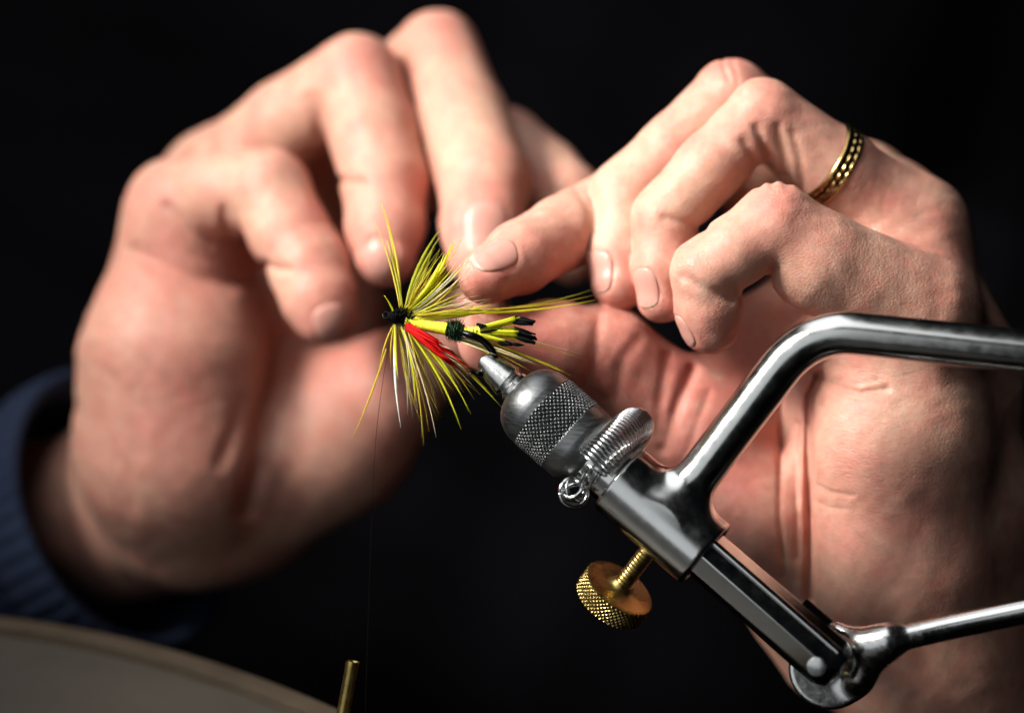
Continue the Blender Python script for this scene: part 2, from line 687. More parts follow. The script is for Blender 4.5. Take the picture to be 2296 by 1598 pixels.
def slab(path, prof):
    """sweep a profile [(back offset, z)] along the curved edge"""
    V = []
    for p in path:
        for b, z in prof:
            V.append((p[0] + back[0] * b, p[1] + back[1] * b, z))
    n, m = len(prof), len(path)
    F = [[k * n + i, k * n + (i + 1) % n, k * n + n + (i + 1) % n, k * n + n + i] for k in range(m - 1) for i in range(n)]
    F += [list(range(n))[::-1], list(range((m - 1) * n, m * n))]
    return V, F


rim = [(-0.0085, 0.752)]
for k in range(9):
    t = math.pi / 2 - k * math.pi / 8
    rim.append((-0.004 + 0.0045 * math.cos(t), 0.7475 + 0.0045 * math.sin(t)))
rim += [(-0.004, 0.730), (-0.0085, 0.730)]
V, F = slab(edge, rim)
mesh('rim', V, F, M_RIM, tb, smooth=True, sharp=50, world=True)
V, F = slab(edge, [(-0.0087, 0.750), (-0.0087, 0.728), (-0.70, 0.728), (-0.70, 0.750)])
mesh('table_top', V, F, M_TABLE, tb, smooth=False, world=True)
for s in (0.08, 0.92):
    for b in (-0.06, -0.64):
        p = P0 + (P1 - P0) * s + back * b
        V, F = [], []
        for z in (0.0, 0.727):
            for dx, dy in ((-1, -1), (1, -1), (1, 1), (-1, 1)):
                V.append((p[0] + dx * .025, p[1] + dy * .025, z))
        F = [[0, 1, 5, 4], [1, 2, 6, 5], [2, 3, 7, 6], [3, 0, 4, 7], [3, 2, 1, 0], [4, 5, 6, 7]]
        mesh('leg', V, F, M_RIM, tb, smooth=False, world=True)


# ------------------------------------------------------------------ the person
def node(u, v, d, r):
    return (pt(u, v, d), rpx(r, d))


def chain(*nodes):
    ns = [node(*n) for n in nodes]
    return [(a[0], b[0], a[1], b[1]) for a, b in zip(ns[:-1], ns[1:])]


person = thing('person', 'person in black clothes tying a yellow fly with both hands', 'person', (0, -60, 35))


def build_hand(name, label, sets, cross, grooves, bumps, nails, flush, wrinkle, h):
    body = Body(sets, cross, grooves, bumps)
    body.rough = 0.009
    for (u, v, tu, tv, w, l) in nails:
        c = body.hit(u, v)
        n = nrm(body.grad(c[None])[0])
        ax = np.array((tu, -tv, 0.0))
        ax = nrm(ax - n * ax.dot(n))
        d = c[2]
        body.nails.append(dict(c=c, n=n, axis=ax, side=np.cross(n, ax), w=rpx(w, d) / 2, l=rpx(l, d) / 2))
    lo = np.full(3, 1e9); hi = -lo
    for _, prims in sets:
        for a, b, ra, rb in prims:
            lo = np.minimum(lo, np.minimum(a - ra, b - rb)); hi = np.maximum(hi, np.maximum(a + ra, b + rb))
    V, Q = surface(body, lo - 0.4, hi + 0.4, h)
    o = mesh(name, V, Q, M_SKIN, person)
    if label: o['label'] = label

    def gsum(lst):
        g = np.zeros(len(V))
        for (u, v, d, r, amp) in lst:
            c = pt(u, v, d); R = rpx(r, d)
            g = np.maximum(g, amp * np.exp(-((V - c) ** 2).sum(1) / R ** 2))
        return g
    attr(o, 'flush', gsum(flush))
    attr(o, 'wrinkle', gsum(wrinkle))
    # nails: thin curved plates lying in their beds
    plain = Body(sets, cross)
    for N in body.nails:
        ns, ntt = 15, 17
        P, T, H = [], [], []
        for j in range(ntt):
            for i in range(ns):
                a, b = -1 + 2 * i / (ns - 1), -1 + 2 * j / (ntt - 1)
                # square -> rounded square
                m = max(abs(a), abs(b)); q = (abs(a) ** 2.8 + abs(b) ** 2.8) ** (1 / 2.8)
                k = m / q if q > 1e-6 else 1
                a2, b2 = a * k, b * k
                P.append(N['c'] + N['side'] * a2 * N['w'] + N['axis'] * b2 * N['l'])
                T.append((b + 1) / 2)
                H.append(0.010 - 0.018 * m ** 6 + (0.010 if b > 0.8 and m > 0.8 else 0))
        P = np.array(P)
        P = plain.project(P, 3)
        G = plain.grad(P); G /= np.linalg.norm(G, axis=1)[:, None] + 1e-9
        top = P + G * np.array(H)[:, None]
        bot = P - G * 0.05
        n = len(P)
        Vn = np.vstack([top, bot])
        F = []
        for j in range(ntt - 1):
            for i in range(ns - 1):
                a = j * ns + i
                F.append([a, a + 1, a + ns + 1, a + ns]); F.append([n + a, n + a + ns, n + a + ns + 1, n + a + 1])
        ring = [i for i in range(ns)] + [j * ns + ns - 1 for j in range(1, ntt)] + [(ntt - 1) * ns + i for i in range(ns - 2, -1, -1)] + [j * ns for j in range(ntt - 2, 0, -1)]
        for a, b in zip(ring, ring[1:] + ring[:1]):
            F.append([b, a, n + a, n + b])
        no = mesh('fingernail', Vn, F, M_NAIL, o)
        attr(no, 'tip', T + T)
    return o, body


HR = 0.05

# --- the hand at the right of the picture (little finger nearest the lens)
pinky = chain((2060, 700, 1.7, 128), (1835, 585, 1.0, 112), (1738, 506, 0.7, 90))
pinky2 = chain((1738, 506, 0.7, 90), (1650, 562, 0.6, 77), (1582, 610, 0.7, 76))
pinky3 = chain((1582, 610, 0.7, 76), (1588, 690, 0.9, 74), (1592, 728, 1.0, 66))
ring = chain((2050, 512, 3.2, 101), (1880, 380, 2.5, 88), (1710, 262, 2.1, 80))
ring2 = chain((1710, 262, 2.1, 80), (1590, 376, 1.9, 74), (1492, 488, 1.8, 74))
ring3 = chain((1492, 488, 1.8, 74), (1486, 600, 1.7, 67), (1484, 668, 1.7, 56))
mid = chain((2002, 474, 5.0, 98), (1820, 345, 4.2, 82), (1640, 217, 3.6, 82))
mid2 = chain((1640, 217, 3.6, 82), (1510, 335, 3.3, 75), (1402, 440, 3.1, 80))
mid3 = chain((1402, 440, 3.1, 80), (1392, 570, 2.6, 74), (1390, 632, 2.4, 64))
idx = chain((1930, 440, 6.6, 105), (1700, 400, 6.0, 84), (1530, 360, 5.4, 82))
idx2 = chain((1530, 360, 5.4, 82), (1390, 450, 4.2, 76), (1265, 520, 2.9, 82))
idx3 = chain((1265, 520, 2.9, 82), (1165, 578, 1.9, 80), (1090, 622, 1.2, 62))
thumb = chain((1560, 960, 3.4, 118), (1360, 790, 2.6, 102), (1240, 772, 2.1, 94), (1100, 764, 1.7, 74))
palm = (chain((1600, 980, 3.3, 120), (1690, 1180, 3.3, 140), (1900, 1420, 4.4, 170))
        + chain((2018, 800, 2.6, 198), (2012, 1010, 2.6, 202), (2022, 1260, 3.1, 208), (2095, 1480, 4.2, 205))
        + chain((2070, 640, 3.0, 110), (2095, 850, 4.0, 182), (2130, 1150, 4.1, 192), (2160, 1480, 4.8, 190))
        + chain((2090, 1470, 3.6, 200), (2240, 1760, 5.5, 205), (2780, 2240, 10.0, 250))
        + chain((2050, 512, 3.2, 101), (2095, 900, 4.4, 150)) + chain((2002, 474, 5.0, 98), (2055, 900, 5.4, 150))
        + chain((1930, 440, 6.6, 105), (1960, 900, 6.0, 150), (2080, 1400, 5.0, 170))
        + chain((1900, 640, 4.2, 110), (1840, 900, 4.4, 130), (1880, 1200, 4.4, 150))
        + chain((1560, 960, 3.4, 118), (1800, 700, 5.4, 110)) + chain((1700, 770, 4.3, 95), (1800, 880, 4.2, 115)))
setsL = [(0.75, palm + pinky[:1] + ring[:1] + mid[:1] + idx[:1] + thumb[:1]),
         (0.22, pinky), (0.16, pinky[1:] + pinky2), (0.16, pinky2 + pinky3),
         (0.22, ring), (0.16, ring[1:] + ring2), (0.16, ring2 + ring3),
         (0.22, mid), (0.16, mid[1:] + mid2), (0.16, mid2 + mid3),
         (0.22, idx), (0.16, idx[1:] + idx2), (0.16, idx2 + idx3), (0.3, thumb)]
g = lambda pts, w, dep, dr=None: (pts, w, dep / PX, dr)
groovesL = [
    g([(1838, 842), (1816, 890), (1812, 1010), (1815, 1130), (1815, 1340)], 11, 17),
    g([(1752, 900), (1749, 1010), (1748, 1160), (1760, 1290)], 7, 5),
    g([(1790, 950), (1786, 1100), (1790, 1250)], 8, 4),
    g([(1822, 838), (1867, 861), (1929, 882), (1990, 872)], 8, 8, (-3, 3)),
    g([(1870, 850), (1925, 862), (1965, 852)], 5, 3, (-3, 3)),
    g([(1860, 875), (1905, 898), (1950, 902)], 5, 3, (-3, 3)),
    g([(1822, 1080), (1860, 1102), (1915, 1110)], 5, 3, (-3, 3)),
    g([(1822, 1120), (1860, 1138), (1905, 1142)], 4, 2, (-3, 3)),
    g([(1346, 700), (1333, 786), (1310, 861)], 13, 5, (0, 4)),
    g([(1430, 762), (1396, 807), (1382, 885)], 16, 5, (0, 5)),
    g([(1495, 800), (1481, 897), (1477, 972)], 14, 6, (0, 5)),
    g([(1553, 830), (1523, 897), (1490, 1002)], 15, 11, (0, 5)),
    g([(1590, 880), (1560, 960), (1530, 1040)], 9, 3, (0, 5)),
    g([(1737, 600), (1722, 632), (1706, 662)], 9, 14, (-2, 2)),
    g([(1535, 620), (1585, 648), (1640, 672)], 12, 7, (-2, 2)),
    g([(1668, 318), (1694, 360), (1704, 420)], 11, 6, (0, 3.6)),
    g([(1696, 286), (1718, 338), (1732, 420)], 10, 7, (0, 3.6)),
    g([(1745, 285), (1758, 345), (1764, 420)], 11, 6, (0, 3.6)),
    g([(1778, 300), (1794, 350), (1802, 420)], 10, 4, (0, 3.6)),
    g([(1490, 488), (1535, 500), (1580, 512)], 11, 6, (0, 3.0)),
    g([(1618, 132), (1626, 160), (1636, 182)], 5, 4, (2, 5)),
    g([(1640, 134), (1650, 165), (1655, 190)], 4, 3, (2, 5)),
    g([(1290, 424), (1320, 470), (1322, 560)], 7, 3, (0, 4)),
]
bumpsL = [(pt(1750, 445, 0.7), 0.5, 0.08), (pt(1722, 215, 2.1), 0.5, 0.06), (pt(2120, 470, 2.6), 0.9, 0.03),
          (pt(1870, 980, 0.6), 0.9, 0.08), (pt(1600, 1050, 2.4), 0.9, 0.08)]
nailsL = [(1108, 570, -0.87, 0.5, 96, 118), (1342, 612, 0.12, 1.0, 88, 100), (1444, 646, 0.12, 1.0, 80, 94), (1530, 745, 0.2, 1.0, 76, 84)]
flushL = [(1738, 470, 0.2, 70, 0.7), (1712, 230, 1.6, 80, 0.5), (1640, 170, 3.2, 80, 0.9), (1590, 750, 0.9, 90, 0.8), (1484, 690, 1.7, 80, 0.7),
          (1390, 660, 2.4, 80, 0.7), (1100, 640, 1.0, 110, 0.9), (1210, 640, 1.6, 90, 0.7), (1200, 760, 1.2, 220, 1.0), (1400, 850, 1.8, 220, 1.0), (1560, 830, 2.4, 190, 1.0), (1580, 1050, 2.4, 190, 0.9),
          (1640, 1000, 2.2, 170, 0.6), (1690, 700, 2.0, 120, 0.9), (1900, 850, 0.6, 80, 0.4), (1960, 1150, 0.4, 160, 0.45), (2080, 560, 2.0, 110, 0.5)]
wrinkL = [(2020, 560, 2.4, 130, 0.8), (1730, 330, 1.4, 90, 0.5), (1900, 1050, 0.6, 170, 0.6), (1960, 880, 0.6, 120, 0.7), (1750, 440, 0.2, 60, 0.5), (2100, 420, 3.0, 130, 0.6)]
hand_a, body_a = build_hand('hand', 'hand wearing the gold ring, little finger bent towards the viewer', setsL, 0.05, groovesL, bumpsL, nailsL, flushL, wrinkL, HR)

# --- the hand at the left of the picture, farther from the lens and out of focus
pinky = chain((402, 476, 9.1, 106), (500, 432, 8.1, 96), (603, 428, 7.4, 90))
pinky2 = chain((603, 428, 7.4, 90), (645, 517, 7.0, 87), (692, 597, 6.7, 90))
pinky3 = chain((692, 597, 6.7, 90), (716, 670, 6.4, 84), (727, 702, 6.3, 72))
ring = chain((474, 412, 10.8, 100), (640, 283, 9.6, 100), (800, 172, 8.6, 94))
ring2 = chain((800, 172, 8.6, 94), (834, 290, 8.0, 97), (862, 405, 7.5, 97))
ring3 = chain((862, 405, 7.5, 97), (864, 510, 7.0, 88), (864, 572, 6.7, 70))
mid = chain((620, 430, 12.4, 110), (800, 280, 11.2, 96), (982, 118, 9.6, 92))
mid2 = chain((982, 118, 9.6, 92), (1040, 270, 8.2, 100), (1086, 405, 7.0, 103))
mid3 = chain((1086, 405, 7.0, 103), (1080, 510, 6.1, 92), (1074, 575, 5.7, 74))
idx = chain((780, 460, 13.6, 108), (960, 380, 12.2, 92), (1130, 330, 10.2, 88))
idx2 = chain((1130, 330, 10.2, 88), (1220, 400, 9.0, 86), (1270, 450, 8.2, 84))
idx3 = chain((1270, 450, 8.2, 84), (1290, 520, 7.6, 76), (1280, 575, 7.2, 62))
thumb = chain((760, 960, 10.4, 165), (860, 880, 9.8, 125), (980, 780, 8.6, 90), (1070, 700, 7.6, 72))
palm = (chain((408, 615, 9.6, 142), (392, 800, 9.2, 200), (398, 1000, 9.6, 218), (430, 1120, 10.8, 200))
        + chain((760, 960, 10.4, 165), (690, 1000, 10.6, 165), (560, 1120, 11.6, 165))
        + chain((402, 476, 9.1, 106), (400, 1000, 10.6, 190)) + chain((474, 412, 10.8, 100), (520, 1000, 11.6, 170))
        + chain((620, 430, 12.4, 110), (600, 1000, 12.4, 160)) + chain((780, 460, 13.6, 108), (700, 950, 12.2, 150))
        + chain((450, 1080, 11.4, 205), (300, 1130, 13.3, 195), (120, 1200, 16.3, 205), (-150, 1320, 21.8, 260))
        + chain((600, 650, 11.2, 110), (560, 850, 11.0, 140)))
setsR = [(0.8, palm + pinky[:1] + ring[:1] + mid[:1] + idx[:1] + thumb[:1]),
         (0.24, pinky), (0.16, pinky[1:] + pinky2), (0.16, pinky2 + pinky3),
         (0.24, ring), (0.16, ring[1:] + ring2), (0.16, ring2 + ring3),
         (0.24, mid), (0.16, mid[1:] + mid2), (0.16, mid2 + mid3),
         (0.24, idx), (0.16, idx[1:] + idx2), (0.16, idx2 + idx3), (0.3, thumb)]
groovesR = [
    g([(380, 465), (425, 515), (473, 541), (512, 540)], 15, 10),
    g([(308, 565), (365, 601), (425, 625), (509, 636), (575, 622)], 20, 16),
    g([(502, 470), (506, 495), (514, 522)], 10, 10, (3, 9)),
    g([(596, 590), (618, 602), (648, 606)], 9, 14, (3, 8)),
    g([(625, 760), (602, 870), (584, 938), (573, 1048), (548, 1140)], 24, 30),
    g([(540, 900), (525, 960), (492, 1040)], 16, 9),
    g([(752, 400), (780, 408), (815, 408)], 9, 10, (3, 9)),
    g([(695, 222), (712, 250), (716, 300)], 12, 8, (4, 10)),
    g([(165, 905), (230, 960), (300, 1120)], 18, 4),
]
bumpsR = [(pt(330, 690, 8.2), 1.0, 0.12), (pt(600, 370, 7.1), 0.6, 0.08)]
nailsR = [(745, 725, 0.30, 1.0, 92, 96), (850, 582, -0.10, 1.0, 84, 104), (1092, 510, 0.0, 1.0, 118, 130)]
flushR = [(745, 720, 5.8, 110, 0.8), (860, 560, 6.4, 110, 0.8), (1080, 520, 5.4, 140, 0.9), (800, 150, 7.8, 90, 0.7), (990, 90, 8.8, 100, 0.5), (600, 400, 6.8, 60, 0.3),
          (430, 560, 8.8, 140, 0.8), (380, 650, 8.4, 160, 0.7), (380, 900, 7.8, 220, 0.6), (800, 780, 8.8, 200, 0.8), (690, 480, 6.4, 80, 0.5), (930, 430, 6.8, 70, 0.7)]
wrinkR = [(400, 330, 9.8, 120, 0.4)]
hand_b, body_b = build_hand('hand', 'bare hand with the blue cuff, out of focus behind the fly', setsR, 0.06, groovesR, bumpsR, nailsR, flushR, wrinkR, 0.065)

# --- clothes
b_dir = nrm((-0.75, -0.36, 0.56))
cuff_c = pt(285, 1135, 12.4)
Rc = 3.50


def sleeve_mesh():
    a, n, f = frame_of(b_dir)
    seg, V, F = 288, [], []
    th = np.arange(seg) * 2 * np.pi / seg
    prof = [(5.0, Rc - 0.42), (1.0, Rc - 0.40), (0.10, Rc - 0.30), (-0.02, Rc - 0.15), (0.06, Rc), (0.5, Rc + 0.06), (1.2, Rc + 0.08), (1.4, Rc + 0.02), (1.6, Rc + 0.12),
            (3, Rc + 0.3), (4.5, Rc + 0.35), (6, Rc + 0.6), (8, Rc + 0.9), (11, Rc + 1.2), (15, Rc + 1.6), (20, Rc + 2.0), (26, Rc + 2.4)]
    fr = [NR.uniform(0, 6.28, 4) for _ in range(3)]
    for t, r in prof:
        amp = 0.0 if t < 1.6 else min(0.28, 0.05 * t)
        w = amp * (np.sin(2 * th + 0.5 * t + 1) + 0.7 * np.sin(3 * th - 0.9 * t + 2) + 0.5 * np.sin(5 * th + 1.3 * t))
        if 0 < t < 1.5:
            w = w + 0.035 * np.sin(48 * th)
        sag = np.array((0, -0.012 * t * t, 0))
        V.append(cuff_c + a * t + sag + ((r + w) * np.cos(th))[:, None] * f + ((r + w) * np.sin(th))[:, None] * n)
    V = np.vstack(V)
    for i in range(len(prof) - 1):
        for j in range(seg):
            k = (j + 1) % seg
            F.append([i * seg + j, i * seg + k, (i + 1) * seg + k, (i + 1) * seg + j])
    return V, F, seg


V, F, seg = sleeve_mesh()
slv = mesh('sleeve', V, F, M_SLEEVE, person)
slv['label'] = 'navy blue sleeve round the wrist'
slv.data.materials.append(M_CUFF)
for p in slv.data.polygons:
    if p.index < 6 * seg:
        p.material_index = 1
# upper body and arms in a black shirt, behind the hands
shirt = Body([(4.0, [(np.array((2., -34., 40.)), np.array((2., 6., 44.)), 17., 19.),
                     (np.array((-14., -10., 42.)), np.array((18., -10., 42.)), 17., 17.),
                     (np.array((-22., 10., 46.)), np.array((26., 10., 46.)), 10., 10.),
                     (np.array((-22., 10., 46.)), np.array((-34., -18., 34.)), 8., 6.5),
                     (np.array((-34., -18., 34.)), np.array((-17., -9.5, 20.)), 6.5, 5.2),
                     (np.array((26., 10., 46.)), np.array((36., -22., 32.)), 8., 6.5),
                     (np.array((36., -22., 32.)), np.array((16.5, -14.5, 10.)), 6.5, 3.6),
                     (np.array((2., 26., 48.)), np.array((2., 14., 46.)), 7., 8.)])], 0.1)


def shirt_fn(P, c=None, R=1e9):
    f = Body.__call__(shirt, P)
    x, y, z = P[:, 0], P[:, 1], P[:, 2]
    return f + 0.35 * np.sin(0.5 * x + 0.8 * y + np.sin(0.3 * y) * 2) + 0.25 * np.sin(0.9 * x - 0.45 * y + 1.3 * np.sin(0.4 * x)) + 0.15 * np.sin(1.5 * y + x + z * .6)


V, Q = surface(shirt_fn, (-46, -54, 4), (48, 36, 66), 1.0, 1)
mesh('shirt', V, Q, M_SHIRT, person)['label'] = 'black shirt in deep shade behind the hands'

# ------------------------------------------------------------------ wedding ring
ra, rb = pt(2062, 512, 3.2), pt(1710, 262, 2.1)
rc = pt(1864, 369, 2.45)
rax = nrm(nrm(rb - ra) * 0.5 + 0.5 * nrm((-0.90, 0.43, -0.25)))
rr_ = rpx(87, 2.5) + 0.02
W = 0.20


def ring_disp(t, r, th):
    k = np.clip(1 - (abs(t) / (W * 0.72)) ** 8, 0, 1)
    row = math.cos(t / W * math.pi * 1.5)
    b = np.abs(np.sin(th * 13 + (1.57 if abs(t) < W * 0.33 else 0)))
    return r + k * (0.052 * row * row * b ** 0.7 - 0.045)


ts = np.linspace(-W, W, 29)
prof = [(-W, rr_ - 0.10)] + [(t, rr_ + 0.085 - 0.05 * abs(t / W) ** 6) for t in ts] + [(W, rr_ - 0.10)]
V, F = lathe(prof, rc, rax, 220, caps=False, disp=lambda t, r, th: ring_disp(t, r, th) if r > rr_ else np.full(len(th), r))
F += [[j, (len(prof) - 1) * 220 + j, (len(prof) - 1) * 220 + (j + 1) % 220, (j + 1) % 220] for j in range(220)]
wr_o = mesh('wedding_ring', V, F, M_GOLD, sharp=60)
tag(wr_o, 'gold ring with a beaded band worn on the ring finger', 'ring')
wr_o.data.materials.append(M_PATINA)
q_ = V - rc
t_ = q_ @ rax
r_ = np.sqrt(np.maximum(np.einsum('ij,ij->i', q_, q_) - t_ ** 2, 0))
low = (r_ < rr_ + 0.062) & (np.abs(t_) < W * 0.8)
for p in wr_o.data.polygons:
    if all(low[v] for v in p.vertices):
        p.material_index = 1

# ------------------------------------------------------------------ vise
J = pt(1090, 812, 0.0)
E = pt(1870, 1494, -1.5)
ax = nrm(E - J)
AX, NN, FF = frame_of(ax)
if NN[1] < 0: NN = -NN
K = np.linalg.norm(E - J) / 1037.0           # cm per photo unit along the axis


def VA(t, n=0.0, m=0.0):
    return J + AX * (t * K) + (NN * n + FF * m) / PX


vise = thing('fly_vise', 'steel fly tying vise with knurled collar, bent rod arm and lever', 'vise', VA(520))


def vl(name, prof, mat, seg=64, sharp=35, disp=None, parent=vise):
    V, F = lathe([(t * K, r / PX) for t, r in prof], J, AX, seg, n=NN, f=FF, disp=disp)
    return mesh(name, V, F, mat, parent, sharp=sharp)


# two jaw halves: a slim cone split by a saw cut
for sgn in (1, -1):
    seg = 24
    prof = [(-14, 20), (-10, 24.5), (0, 27), (30, 33), (66, 39), (70, 36), (74, 33), (80, 33), (84, 38), (104, 40)]
    V, F = [], []
    for t, r in prof:
        for k in range(seg + 1):
            th = math.pi * k / seg
            V.append(VA(t + (8 * abs(math.cos(th)) if t < 5 else 0), r * math.cos(th), sgn * (2.0 + r * math.sin(th) * 0.97)))
        for k in range(1, 4):
            V.append(VA(t, -r + 2 * r * k / 4, sgn * 2.0))
    m = seg + 4
    for i in range(len(prof) - 1):
        for k in range(m):
            F.append([i * m + k, i * m + (k + 1) % m, (i + 1) * m + (k + 1) % m, (i + 1) * m + k])
    F += [list(range(m))[::-1], [(len(prof) - 1) * m + k for k in range(m)]]
    mesh('jaw', V, F, M_SATIN, vise, sharp=35)


def knurl(t, r, th):
    t = t / K
    if not (170 <= t <= 258):
        return np.full(len(th), r)
    x, y = th * 88 / 11.8, t / 11.8
    tri = lambda q: np.abs((q % 1.0) - 0.5) * 2
    nteeth = 47
    x = th / (2 * np.pi) * nteeth
    d = np.minimum(1, 1.9 * np.minimum(tri(x + y), tri(x - y)))
    edge = min(1, (t - 170) / 5, (258 - t) / 5)
    return r + (edge * (7.5 * d - 5.5)) / PX


prof = [(93, 38), (93, 44), (97, 55), (104, 66), (113, 75.5), (125, 83.5), (139, 89.5), (154, 93)] + [(t, 93) for t in np.linspace(156, 286, 130)] + [(298, 91), (318, 82), (330, 74), (330, 50)]
vl('knurled_collar', prof, M_COLLAR, 376, 60, knurl)
vl('neck', [(325, 60), (325, 69), (410, 69), (410, 60)], M_STEEL)

# sleeve with the rod's foot blended into it
sl_a, sl_b = VA(402), VA(662)
ra_, rb_ = pt(1572, 1058, -1.0), pt(1668, 931, -1.2)
rod_dir = nrm(rb_ - ra_)
R_SL, R_ROD = 85 / PX, 0.418


class Sleeve:
    def __call__(self, P, c=None, R=0):
        q = P - sl_a
        t = q @ AX
        rr = np.sqrt(np.maximum(np.einsum('ij,ij->i', q, q) - t * t, 1e-9))
        Ls = np.linalg.norm(sl_b - sl_a)
        rd = 0.07
        dx, dy = rr - R_SL + rd, np.maximum(-t, t - Ls) + rd
        f = np.minimum(np.maximum(dx, dy), 0) + np.sqrt(np.maximum(dx, 0) ** 2 + np.maximum(dy, 0) ** 2) - rd
        foot = ra_ - rod_dir * 0.6
        w = P - foot
        s = w @ rod_dir
        rr2 = np.sqrt(np.maximum(np.einsum('ij,ij->i', w, w) - s * s, 1e-9))
        Lr = np.linalg.norm(rb_ - foot)
        g = np.maximum(rr2 - R_ROD, np.maximum(-s, s - Lr))
        f = smin(f, g, 0.46)
        # the hole the draw bar runs in
        hole = np.maximum(rr - 0.60, (Ls - 0.55) - t)
        return np.maximum(f, -hole)


pts_ = np.array([sl_a, sl_b, rb_])
V, Q = surface(Sleeve(), pts_.min(0) - 1.0, pts_.max(0) + 1.0, 0.03, 2)
mesh('sleeve', V, Q, M_SLEEVEM, vise, sharp=40)['label'] = 'steel barrel sleeve the arm grows from'
# the arm
path = [ra_ + (rb_ - ra_) * s for s in (0.80, 0.9, 1.0)]
c1, c2 = pt(1668, 931, -2.0), pt(1752, 820, -2.25)
P_in, P_out, corner = pt(1742, 833, -1.35), pt(1905, 746, -1.7), pt(1805, 747, -1.5)
bend = [(1 - s) ** 2 * P_in + 2 * s * (1 - s) * corner + s * s * P_out for s in np.linspace(0, 1, 26)]
end = [pt(1905 + (3300 - 1905) * s, 746 + (895 - 746) * s, -1.7 - 2.4 * s) for s in np.linspace(0.02, 1, 28)]
path = np.array(path + [rb_ + (P_in - rb_) * s for s in np.linspace(0.1, 0.95, 6)] + bend + end)
sm = path.copy()
for _ in range(3):
    sm[1:-1] = 0.25 * sm[:-2] + 0.5 * sm[1:-1] + 0.25 * sm[2:]
V, F = tube(sm, R_ROD + 0.001, 48)
mesh('arm', V, F, M_SLEEVEM, vise, sharp=50)['label'] = 'bent steel rod arm running off to the right'

# draw bar, added reflection rib, pin, black block for the dark slot
def octa(t, r, th):
    if r < 0.45:
        return np.full(len(th), r)
    q = sum(np.abs(np.cos(th - rad(14) - k * math.pi / 4)) ** 44 for k in range(4)) ** (1 / 44.0)
    return r * 0.99 / q


V, F = lathe([(560 * K, .3), (560 * K, 0.47), (1020 * K, 0.50), (1038 * K, 0.47), (1050 * K, 0.40), (1056 * K, 0.2)], J, AX, 192, n=NN, f=FF, disp=octa)
mesh('draw_bar', V, F, M_STEEL, vise, sharp=35)
kd = nrm(FF * math.cos(rad(34)) + NN * math.sin(rad(34)))
kp = [J + AX * (t * K) + kd * 0.475 for t in np.linspace(655, 1025, 12)]
V, F = tube(kp, 0.085, 16)
mesh('reflection_rib', V, F, M_STEEL, vise, sharp=50)  # invented rib, added so the bar shows a thin strip of reflection
pn = nrm(FF * 0.96 - NN * 0.28)
V, F = lathe([(0.20, 0.2), (0.49, 0.2), (0.535, 0.185), (0.55, 0.13)], VA(1010, -8, 0), pn, 32)
mesh('pin', V, F, M_SATIN, vise, sharp=40)
V, F = lathe([(-0.10, 0.12), (-0.10, 0.20), (0.55, 0.20), (0.58, 0.12)], VA(905, 52, -10), AX, 24)
mesh('dark_slot_block', V, F, M_BLACKM, vise, sharp=30)  # black block standing in for the dark gap of a slot

# cam lever: an eccentric plate behind the bar, a throat and a round handle
LV = thing_lever = None
cam_c = VA(1030, -8, -20)


class Lever:
    h0, h1 = pt(1992, 1437, -1.35), pt(2130, 1405, -1.5)

    def __call__(self, P, c=None, R=0):
        q = P - cam_c
        x, y, z = q @ AX, q @ NN, q @ FF
        plate = smin_max(np.sqrt(x * x + y * y) - 0.80, np.abs(z + 0.62) - 0.16, 0.10)
        up = cone_d(P, VA(990, 66, -62), VA(1052, 84, -40), 0.15, 0.22)
        f = smin(plate, up, 0.22)
        f = smin(f, cone_d(P, VA(1052, 84, -40), self.h0, 0.22, 0.25), 0.30)
        f = smin(f, cone_d(P, VA(1095, 20, -60), self.h0, 0.20, 0.26), 0.45)
        f = smin(f, cone_d(P, self.h0, self.h1, 0.245, 0.245), 0.12)
        return f


def smin_max(a, b, k):
    return -smin(-a, -b, k)


lv = Lever()
pp = np.array([cam_c, lv.h1, VA(985, 60, -8)])
V, Q = surface(lv, pp.min(0) - 1.1, pp.max(0) + 1.1, 0.035, 2)
lever = mesh('lever', V, Q, M_SATIN, vise, sharp=40)
V, F = tube([lv.h0 + (lv.h1 - lv.h0) * 0.55, lv.h1, pt(2296, 1371, -1.8), pt(3100, 1205, -3.2)], 0.246, 32)
mesh('handle', V, F, M_STEEL, lever, sharp=50)

# material spring round the neck
sp = []
turns, wr, Rm, Rcirc = 50, 0.023, 0.335, 0.98
for s in np.linspace(0, 1, turns * 14 + 1):
    ph = rad(-8 + 205 * s)
    cdir = FF * math.cos(ph) + NN * math.sin(ph)
    c = VA(352) + cdir * Rcirc
    a = 2 * math.pi * turns * s
    sp.append(c + (cdir * math.cos(a) + AX * math.sin(a)) * Rm)
V, F = tube(sp, wr, 6)
spring = mesh('spring', V, F, M_SPRING, vise)
loops = []
lc = VA(352, -88, 52)
for (tx, ty, rr, off) in ((0.2, 0.1, 0.27, (0, 0, 0)), (0.9, 0.3, 0.22, (0.03, 0.05, 0)), (-0.5, 0.8, 0.19, (-0.02, 0.06, -0.05)), (0.3, -0.7, 0.24, (0.02, -0.04, 0.03))):
    nz = nrm((tx, ty, -1.0)); a_, n_, f_ = frame_of(nz)
    cc = lc + np.array(off)
    loops.append(tube([cc + rr * (math.cos(q) * n_ + math.sin(q) * f_) for q in np.linspace(0, 2 * math.pi, 33)], 0.045, 8))
loops.append(tube(smooth_path([sp[0], VA(345, -28, 95), VA(350, -60, 78), lc + (0.1, 0.15, 0)], 6), 0.035, 8))
loops.append(tube(smooth_path([sp[6], VA(368, -22, 92), VA(372, -55, 72), lc + (0.2, 0.05, 0)], 6), 0.03, 8))
V, F = join(loops)
mesh('spring_hook', V, F, M_SPRING, spring)

